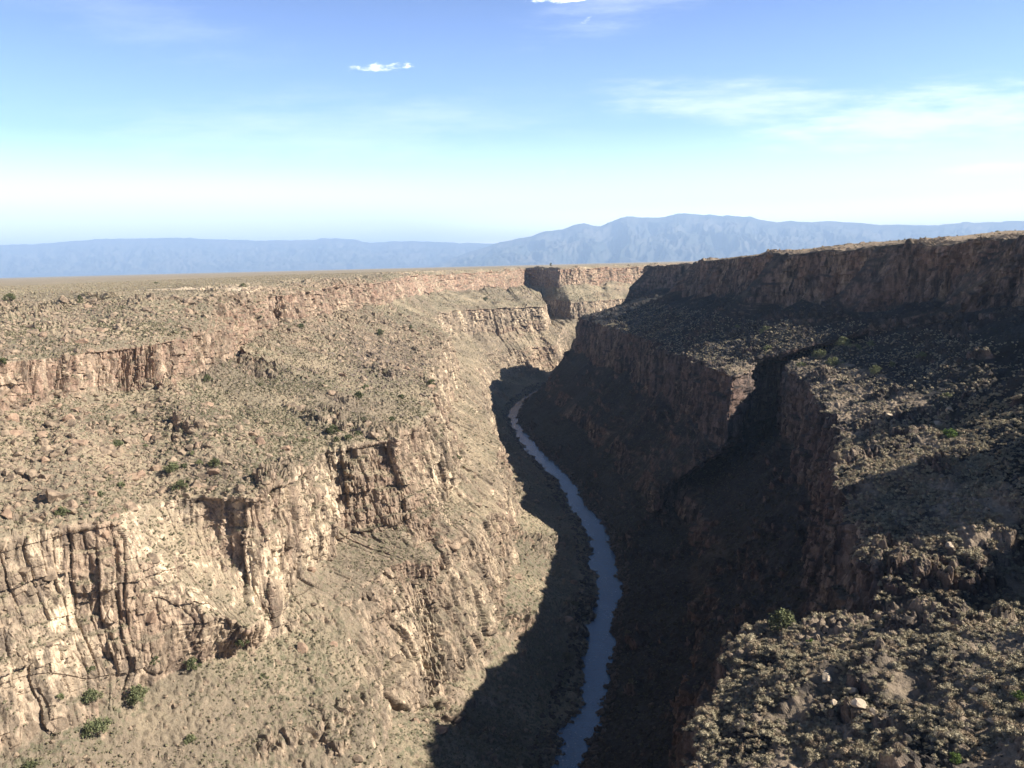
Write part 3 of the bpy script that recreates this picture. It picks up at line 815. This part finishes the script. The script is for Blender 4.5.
# ------------------------------------------------------------------ single trees, bushes and marked rocks
TREES = [
    (-239.8, 438.8, 160.4, 6.0, 'j', 1, 'dark green bush on the plain above the broken rim, nearest to the frame edge'),
    (-202.7, 431.1, 159.0, 4.2, 'u', 0, 'small upright juniper alone on the plain before the pale bare patch'),
    (-282.3, 731.8, 163.3, 3.5, 'j', 0, 'tiny dark bush far out on the plain behind the rim'),
    (-158.8, 545.3, 162.3, 4.4, 'j', 0, 'low olive bush just behind the pale bare patch on the plain'),
    (-180.9, 347.1, 150.9, 3.5, 'w', 0, 'faded green bush below the broken rocks of the sunlit rim'),
    (-164.7, 293.5, 143.4, 4.1, 'j', 0, 'dark bush on top of the near end of the red column band'),
    (-127.6, 378.3, 126.7, 4.9, 'j', 1, 'round dark green bush at the far foot of the red column band'),
    (-100.7, 308.3, 117.2, 2.5, 'j', 0, 'small dark bush alone on the open slope below the red columns'),
    (-127.4, 288.2, 115.3, 4.2, 'w', 1, 'bright green bush beside a dark boulder in the boulder field'),
    (-121.8, 296.0, 114.8, 2.1, 'w', 0, 'small bright green bush right of a brighter one in the boulder field'),
    (-107.2, 279.1, 108.7, 5.7, 'w', 1, 'broad yellow green bush, widest of the pair among the boulders'),
    (-104.3, 281.8, 109.1, 3.0, 'j', 0, 'dark green bush touching the right side of a broad yellow green one'),
    (-99.9, 283.9, 110.5, 3.0, 'w', 0, 'pale green bush between the broad yellow green one and a grey bush'),
    (-94.7, 282.4, 110.0, 4.7, 'j', 1, 'grey green bush at the right edge of the boulder field'),
    (-104.5, 290.3, 111.7, 2.4, 'w', 0, 'pale green bush at the upper end of the bush group in the boulder field'),
    (-101.8, 271.0, 103.3, 4.9, 'j', 1, 'dense dark green bush below the boulder field above the cliff edge'),
    (-115.9, 262.8, 108.9, 3.2, 'w', 0, 'bright green bush low in the boulder field under a big boulder'),
    (-117.3, 251.5, 109.4, 2.5, 'w', 0, 'dull green bush left of a bright one low in the boulder field'),
    (-120.0, 234.9, 109.1, 3.9, 'w', 1, 'pale green patchy bush on grass below the boulder field'),
    (-117.0, 242.8, 109.4, 2.4, 'w', 0, 'faint green bush right of the pale patchy one below the boulder field'),
    (-130.3, 566.1, 136.5, 5.8, 'j', 0, 'dark bush at the foot of the rim cliff below the pale bare patch'),
    (-99.8, 693.7, 121.8, 8.5, 'j', 0, 'olive bush in the middle of the slope under the far rim cliff'),
    (-85.5, 780.7, 120.0, 5.2, 'j', 0, 'small dark bush right of the olive one under the far rim cliff'),
    (-108.3, 387.9, 123.0, 2.2, 'j', 0, 'tiny dark bush alone on the tan slope right of the red columns'),
    (-68.8, 404.2, 113.6, 5.5, 'j', 1, 'dark green bush on the tan slope above a pair of bushes'),
    (-69.9, 429.1, 115.5, 3.9, 'w', 0, 'pale bush standing just above a dark one on the tan slope'),
    (-52.8, 427.0, 109.9, 4.3, 'j', 0, 'dark bush on the tan slope left of a bushy rock crest'),
    (-45.2, 503.6, 106.9, 6.2, 'j', 0, 'wide green bush on the dark boulder slope near the gorge'),
    (-69.2, 344.1, 109.4, 5.5, 'j', 1, 'largest dark juniper on the brink of the middle cliff'),
    (-62.4, 338.2, 107.9, 3.8, 'j', 0, 'green bush beside the largest juniper on the cliff brink'),
    (-59.8, 345.0, 108.2, 3.5, 'j', 0, 'rightmost bush of the row on the brink of the middle cliff'),
    (-66.6, 335.9, 107.3, 3.1, 'j', 0, 'low bush under the largest juniper on the cliff brink'),
    (-48.9, 363.2, 109.9, 3.7, 'j', 0, 'dark bush under a small rock ledge above the middle cliff'),
    (-60.8, 364.6, 111.1, 2.9, 'j', 0, 'small dark bush between the cliff brink row and the rock ledge'),
    (-76.9, 330.6, 109.1, 2.7, 'w', 0, 'pale green bush left of the row on the cliff brink'),
    (-39.1, 1410.0, 97.9, 9.5, 'j', 0, 'dark bush on the brink of the far sunlit cliff'),
    (-98.6, 233.9, 68.1, 3.9, 'j', 1, 'dense dark green round juniper under the pale cliff'),
    (-111.6, 225.0, 67.8, 3.3, 'j', 1, 'dark green bush above a larger grey green one below the pale cliff'),
    (-109.2, 219.9, 64.8, 5.3, 'w', 1, 'large grey green bush in the middle of the slope below the pale cliff'),
    (-100.9, 227.2, 59.7, 7.2, 'w', 1, 'wide low green bush beside a dark crack below the pale cliff'),
    (-105.7, 214.7, 57.8, 7.3, 'w', 1, 'tall yellow green bush, largest on the bottom slope'),
    (-114.9, 199.5, 61.4, 4.2, 'j', 1, 'dark bush in the grass at the bottom of the slope'),
    (-86.0, 222.7, 43.5, 3.9, 'w', 1, 'yellow green bush at the bottom below the broken ledges'),
    (-113.8, 214.2, 68.6, 2.9, 'w', 0, 'faint green bush left of the large grey green one'),
    (-90.6, 240.2, 63.2, 5.5, 'j', 1, 'dark shaggy bush on the brink of the broken ledges'),
    (-78.5, 246.5, 65.0, 4.9, 'j', 1, 'dark green juniper at the lower end of the long sandy ledge'),
    (-73.0, 247.4, 51.1, 3.1, 'w', 0, 'pale green bush right of the broken ledges'),
    (-28.6, 433.5, 78.6, 6.3, 'j', 1, 'dark green bush on the slope above the river shadow'),
    (59.8, 196.2, 89.5, 7.3, 'w', 1, 'round pale green tree on the far tip of the near shaded-side ledge'),
    (61.2, 181.6, 92.1, 2.0, 'g', 0, 'small vivid green bush just below the round tree on the near ledge'),
    (165.0, 662.2, 113.6, 7.5, 'w', 0, 'small green bush at the inner end of the sunlit cliff top'),
    (173.9, 618.7, 116.2, 9.5, 'w', 1, 'bright bushy tree behind the lit cliff top'),
    (163.5, 579.0, 110.8, 6.7, 'w', 0, 'olive bush at the right end of the lit cliff top'),
    (182.1, 510.5, 110.9, 9.5, 'w', 1, 'largest green tree on the middle lit ledge'),
    (198.8, 541.5, 120.5, 8.9, 'w', 1, 'tall pale green tree behind the largest one on the middle ledge'),
    (199.7, 526.3, 120.5, 7.5, 'w', 1, 'rounded green tree at the upper right of the grove on the middle ledge'),
    (206.7, 520.7, 124.4, 5.6, 'w', 0, 'single green tree standing in shade right of the grove'),
    (179.1, 445.0, 113.7, 6.9, 'w', 1, 'low green bush in rocks right of the grove on the middle ledge'),
    (168.3, 523.8, 110.4, 6.1, 'w', 0, 'olive bush at the left end of the middle ledge'),
    (191.7, 455.4, 116.2, 4.4, 'w', 0, 'small green bush among reddish rocks on the middle ledge'),
    (201.0, 442.8, 121.2, 5.9, 'w', 0, 'green bush where the middle ledge meets the shaded slope'),
    (184.6, 541.3, 115.4, 8.8, 'w', 1, 'dark olive tree left of the grove on the middle ledge'),
    (145.7, 298.3, 111.6, 5.2, 'g', 1, 'vivid green bush on the sagebrush ledge under the middle one'),
    (170.0, 352.5, 115.9, 3.9, 'w', 0, 'pale green bush upslope on the sagebrush ledge'),
    (77.7, 134.1, 103.6, 2.4, 'g', 1, 'green bush in the shaded corner of the near ledge'),
    (63.4, 124.1, 99.4, 2.2, 'g', 1, 'vivid low green bush at the bottom of the near ledge'),
    (49.0, 388.2, 6.4, 4.7, 'd', 0, 'dull green bush on the shaded bank beside the narrow part of the river'),
    (43.5, 333.5, 9.6, 3.7, 'd', 0, 'dull green bush on the shaded bank beside the wide part of the river'),
    (28.0, 428.0, 2.5, 5.6, 'd', 1, 'pale brush clump on the shaded sunny-side bank opposite the river bend'),
    (20.5, 367.9, 5.1, 5.3, 'd', 1, 'tall pale brush clump on the shaded bank at the widest part of the river'),
    (105.0, 2300.0, 163.5, 9.0, 'u', 0, 'tiny dark tree alone far out on the plain above the end of the gorge'),
]
STONES = [
    (-125.9, 243.4, 111.7, 6.2, 'B', 'largest flat boulder with a reddish face in the boulder field'),
    (-137.2, 254.2, 114.9, 3.6, 'B', 'dark shadowed round boulder above the largest flat one'),
    (-136.3, 248.3, 113.1, 2.9, 'B', 'dark boulder left of the largest flat one'),
    (-127.0, 281.9, 115.2, 3.8, 'B', 'tall boulder beside a bright green bush in the boulder field'),
    (56.9, 160.0, 92.7, 2.7, 'P', 'pale split rock in the middle of the near ledge'),
    (57.7, 145.7, 96.2, 2.5, 'P', 'largest pale rock of the pair on the near ledge'),
    (59.1, 144.1, 96.0, 1.9, 'P', 'pointed pale rock leaning on the largest one on the near ledge'),
    (59.4, 153.4, 94.8, 1.8, 'P', 'small pale rock above the pair on the near ledge'),
    (73.9, 139.8, 101.9, 1.5, 'P', 'upright pale rock among sagebrush on the right of the near ledge'),
    (72.2, 131.0, 101.7, 1.6, 'P', 'pale slab low on the right of the near ledge'),
    (55.6, 152.2, 92.9, 1.4, 'P', 'low pale rock in the dark hollow of the near ledge'),
    (89.6, 162.7, 104.5, 2.2, 'P', 'pale flat rock on the back edge of the near ledge'),
    (106.3, 215.5, 100.8, 2.2, 'P', 'bright upright rock on the second ledge'),
    (85.8, 186.7, 102.4, 1.9, 'P', 'bright rock near the cliff edge of the second ledge'),
    (155.6, 319.2, 115.4, 3.6, 'P', 'large pale rock on the upper sagebrush ledge'),
    (150.4, 317.8, 112.1, 2.7, 'P', 'pale rock below the large one on the upper sagebrush ledge'),
    (144.2, 343.0, 110.5, 2.9, 'P', 'pale flat rock near the left of the upper sagebrush ledge'),
]


def ground(x, y, z):
    best = None
    for sd in (left, right):
        d = (sd['X'] - x) ** 2 + (sd['Y'] - y) ** 2 + 0.15 * (sd['Z'] - z) ** 2
        k = int(np.argmin(d)); v = d.flat[k]
        if best is None or v < best[0]: best = (v, float(sd['Z'].flat[k]))
    return best[1]


def trunk_template(h, rad, r, forks=3):
    Vs, Fs, o = [], [], 0
    for b in range(forks):
        a0 = r.uniform(0, 6.28); top = np.array([math.cos(a0) * .22 * h, math.sin(a0) * .22 * h, h * r.uniform(.8, 1.1)])
        n = 5; ring = []
        for i in range(n):
            t = i / (n - 1); c = top * t * np.array([t, t, 1]); c[2] -= .12 * h
            rr = rad * (1 - .75 * t)
            for j in range(6):
                an = j * math.pi / 3; ring.append(c + [rr * math.cos(an), rr * math.sin(an), 0])
        Vs.append(np.array(ring))
        for i in range(n - 1):
            for j in range(6):
                p, q2 = i * 6 + j, i * 6 + (j + 1) % 6
                Fs += [(o + p, o + q2, o + q2 + 6), (o + p, o + q2 + 6, o + p + 6)]
        o += n * 6
    return np.concatenate(Vs), np.array(Fs)


def crown_template(r, lumps, leaves, lsize, tall, loose):
    C = []
    for k in range(lumps):
        h = r.uniform(.12, 1) ** .8; w_ = .56 * math.sin(math.pi * (.18 + .74 * h)) * r.uniform(.15, 1.1)
        a0 = r.uniform(0, 6.28); C.append((np.array([w_ * math.cos(a0), w_ * math.sin(a0), (.1 + .78 * h) * tall]), r.uniform(.08, .19)))
    Vs, Fs, o = [], [], 0
    for c, rad in C:
        d = r.normal(size=(leaves, 3)); d /= np.linalg.norm(d, axis=1)[:, None]
        V, F = leaf_faces(c + d * rad * r.uniform(.35, loose, (leaves, 1)), lsize, r); V[:, 2] = np.maximum(V[:, 2], .02)
        Vs.append(V); Fs.append(F + o); o += len(V)
    return np.concatenate(Vs), np.concatenate(Fs)


MAT = {'j': M_juniper, 'u': M_juniper, 'w': M_willow, 'g': M_vivid, 'd': M_scrub}
TALL = {'j': .85, 'u': 1.5, 'w': .8, 'g': .7, 'd': .75}
crowns, trunks = {}, {}
for k in MAT:
    for big_ in (0, 1):
        crowns[k, big_] = [make_mesh('crown', *crown_template(r, 26 if big_ else 15, 60 if big_ else 26, .042 if big_ else .07, TALL[k], 1.15 if k == 'j' else 1.35), MAT[k]) for _ in range(3)]
        trunks[k, big_] = make_mesh('trunk', *trunk_template(.55 * TALL[k], .035, r), M_bark)
for n_, (x, y, z, sz, k, big_, lab) in enumerate(TREES):
    kind = 'juniper_tree' if k in 'ju' else ('brush_clump' if k == 'd' else 'green_bush')
    o = bpy.data.objects.new(kind, None); COL.objects.link(o)
    o.location = (x, y, ground(x, y, z) - .05); sz *= .8; o.scale = (sz, sz, sz); o.rotation_euler = (0, 0, r.random() * 6.28)
    tag(o, lab, 'tree' if ('tree' in lab or 'juniper' in lab) else 'bush', 'green trees and bushes of the gorge')
    link('crown', crowns[k, big_][n_ % 3], o); link('trunk', trunks[k, big_], o)
for n_, (x, y, z, sz, k, lab) in enumerate(STONES):
    o = link('boulder', (rock_meshes if k == 'B' else pale_meshes)[n_ % 7]); sz *= .62
    o.location = (x, y, ground(x, y, z) + sz * .25); o.scale = (sz * r.uniform(.9, 1.2), sz * r.uniform(.8, 1.0), sz * r.uniform(.8, 1.15))
    o.rotation_euler = (r.uniform(-.4, .4), r.uniform(-.4, .4), r.random() * 6.28)
    tag(o, lab, 'boulder', 'single rocks that stand out')


# ------------------------------------------------------------------ air
cam_d = bpy.data.cameras.new('camera'); cam = bpy.data.objects.new('camera', cam_d); COL.objects.link(cam)
cam_d.sensor_width = 36; cam_d.lens = 36 * 910 / 1024; cam_d.clip_start = 1; cam_d.clip_end = 200000
from mathutils import Matrix, Vector
p_, ro = R_(7.45), R_(1.4)
fw = Vector((0, math.cos(p_), -math.sin(p_))); xx = Vector((1, 0, 0)); uu = Vector((0, math.sin(p_), math.cos(p_)))
Rv = math.cos(ro) * xx - math.sin(ro) * uu; Uv = math.sin(ro) * xx + math.cos(ro) * uu
cam.matrix_world = Matrix(((Rv.x, Uv.x, -fw.x, 0), (Rv.y, Uv.y, -fw.y, 0), (Rv.z, Uv.z, -fw.z, 172), (0, 0, 0, 1)))
scene.camera = cam

x0, x1, y0, y1, z0, z1 = -90000, 90000, -800, 90000, -100, 2800
V = np.array([(x, y, z) for x in (x0, x1) for y in (y0, y1) for z in (z0, z1)])
F = np.array([(0, 1, 3, 2), (4, 6, 7, 5), (0, 4, 5, 1), (2, 3, 7, 6), (0, 2, 6, 4), (1, 5, 7, 3)])
hm = bpy.data.materials.new('haze_air'); hm.use_nodes = True; hm.node_tree.nodes.clear()
ho = hm.node_tree.nodes.new('ShaderNodeOutputMaterial'); hv = hm.node_tree.nodes.new('ShaderNodeVolumePrincipled')
hv.inputs['Color'].default_value = (0.46, 0.67, 1.0, 1); hv.inputs['Density'].default_value = 3.4e-5
hm.node_tree.links.new(hv.outputs[0], ho.inputs['Volume'])
tag(link('haze', make_mesh('haze', V, F, hm)), 'thin blue haze over the far plain and mountains', 'haze', kind='stuff')

# ------------------------------------------------------------------ light
AZ, EL = R_(101), R_(34.5)
sd_ = Vector((math.sin(AZ) * math.cos(EL), math.cos(AZ) * math.cos(EL), math.sin(EL)))
sl = bpy.data.lights.new('sun', 'SUN'); sl.energy = 5.0; sl.angle = R_(0.5); sl.color = (1.0, 0.93, 0.82)
so = bpy.data.objects.new('sun', sl); COL.objects.link(so); so.rotation_euler = sd_.to_track_quat('Z', 'Y').to_euler()

world = bpy.data.worlds.new('World'); scene.world = world; world.use_nodes = True
wt = world.node_tree; wt.nodes.clear()


class WN(NT):
    def __init__(self): self.t = wt


w = WN()
wo = w.n('ShaderNodeOutputWorld'); bg = w.n('ShaderNodeBackground'); sky = w.n('ShaderNodeTexSky', sky_type='NISHITA')
sky.sun_disc = False; sky.sun_elevation = EL; sky.sun_rotation = AZ; sky.altitude = 2100; sky.air_density = 1.0; sky.dust_density = 0.6; sky.ozone_density = 1.6
gen = w.n('ShaderNodeTexCoord').outputs['Generated']
sp = w.n('ShaderNodeSeparateXYZ'); w.l(gen, sp.inputs[0])
ysafe = w.math('MAXIMUM', sp.outputs[1], 0.05)
cu = w.math('DIVIDE', sp.outputs[0], ysafe); cv = w.math('DIVIDE', sp.outputs[2], ysafe)
cmb = w.n('ShaderNodeCombineXYZ'); w.l(cu, cmb.inputs[0]); w.l(cv, cmb.inputs[1])
uv = cmb.outputs[0]


def puff(u0, v0, su, sv, tilt, scale, mapscale, lo, hi, amt):
    du = w.math('SUBTRACT', cu, u0); dv = w.math('SUBTRACT', w.math('SUBTRACT', cv, v0), w.math('MULTIPLY', du, tilt))
    e = w.math('EXPONENT', w.math('MULTIPLY', w.math('ADD', w.math('POWER', w.math('ABSOLUTE', w.math('DIVIDE', du, su)), 2.0),
                                                      w.math('POWER', w.math('ABSOLUTE', w.math('DIVIDE', dv, sv)), 2.0)), -1.0))
    n = w.noise(scale, 7, 0.68, uv, mapscale)
    return w.math('MULTIPLY', w.math('MULTIPLY', w.ramp(w.math('ADD', n, w.math('MULTIPLY', e, 0.34)), lo, hi), w.ramp(e, 0.02, 0.5)), amt)



cl_ = puff(-0.1317, 0.2108, 0.040, 0.0060, 0, 45, (1, 2.5, 1), .68, .88, 1.0)
for a in ((0.0655, 0.2755, 0.040, 0.0050, 0, 40, (1, 2.5, 1), .66, .84, 1.0), (0.0884, 0.2539, 0.010, 0.005, .3, 60, (1, 2, 1), .66, .95, .6),
          (0.0604, 0.0978, 0.013, 0.005, 0, 60, (1, 2, 1), .68, .95, .3), (-0.56, 0.076, 0.03, 0.007, 0, 25, (1, 2, 1), .6, .9, .7),
          (0.46, 0.146, 0.19, 0.034, .05, 9, (1, 6, 1), .50, .96, .55), (0.27, 0.163, 0.17, 0.026, -.08, 9, (1, 6, 1), .52, 1.0, .42),
          (0.53, 0.088, 0.07, 0.008, .02, 14, (1, 5, 1), .5, .85, .9), (0.385, 0.074, 0.06, 0.007, .02, 14, (1, 5, 1), .62, 1.0, .35),
          (-0.2, 0.145, 0.25, 0.04, 0, 7, (1, 6, 1), .5, 1.05, .22), (-0.42, 0.035, 0.36, 0.05, 0, 2, (1, 3, 1), .1, .6, .85), (0.16, 0.285, 0.12, 0.03, .3, 8, (1, 6, 1), .5, 1.05, .28), (-0.4, 0.27, 0.16, 0.04, -.3, 7, (1, 5, 1), .55, 1.1, .12)):
    cl_ = w.math('MAXIMUM', cl_, puff(*a))
cl_ = w.math('MULTIPLY', cl_, w.math('GREATER_THAN', sp.outputs[1], 0.06))
mr = w.n('ShaderNodeValToRGB'); w.l(sp.outputs[2], mr.inputs[0])
el = mr.color_ramp.elements
el[0].position = 0.0; el[0].color = (3.6, 2.6, 1.9, 1); el[1].position = 1.0; el[1].color = (.042, .052, .075, 1)
for ps, c in ((0.035, (1.75, 1.38, 1.15)), (0.06, (1.0, .90, .86)), (0.14, (.375, .435, .575)), (0.27, (.203, .256, .38)), (0.45, (.08, .10, .14))):
    e_ = el.new(ps); e_.color = (*c, 1)
ml = w.n('ShaderNodeMix', data_type='RGBA', blend_type='MULTIPLY'); ml.inputs['Factor'].default_value = 1
w.l(sky.outputs[0], ml.inputs[6]); w.l(mr.outputs[0], ml.inputs[7])
sc_ = w.n('ShaderNodeVectorMath', operation='SCALE'); w.l(ml.outputs[2], sc_.inputs[0]); sc_.inputs['Scale'].default_value = 3.0
skc = w.mix(cl_, sc_.outputs[0], (11.0, 11.2, 11.4))
w.l(skc, bg.inputs['Color']); bg.inputs['Strength'].default_value = 0.068
w.l(bg.outputs[0], wo.inputs['Surface'])

scene.view_settings.view_transform = 'Standard'; scene.view_settings.look = 'None'
scene.view_settings.exposure = 1.35; scene.view_settings.gamma = 1.0
scene.render.engine = 'CYCLES'
scene.cycles.use_denoising = True
scene.cycles.max_bounces = 4; scene.cycles.diffuse_bounces = 1; scene.cycles.volume_bounces = 0
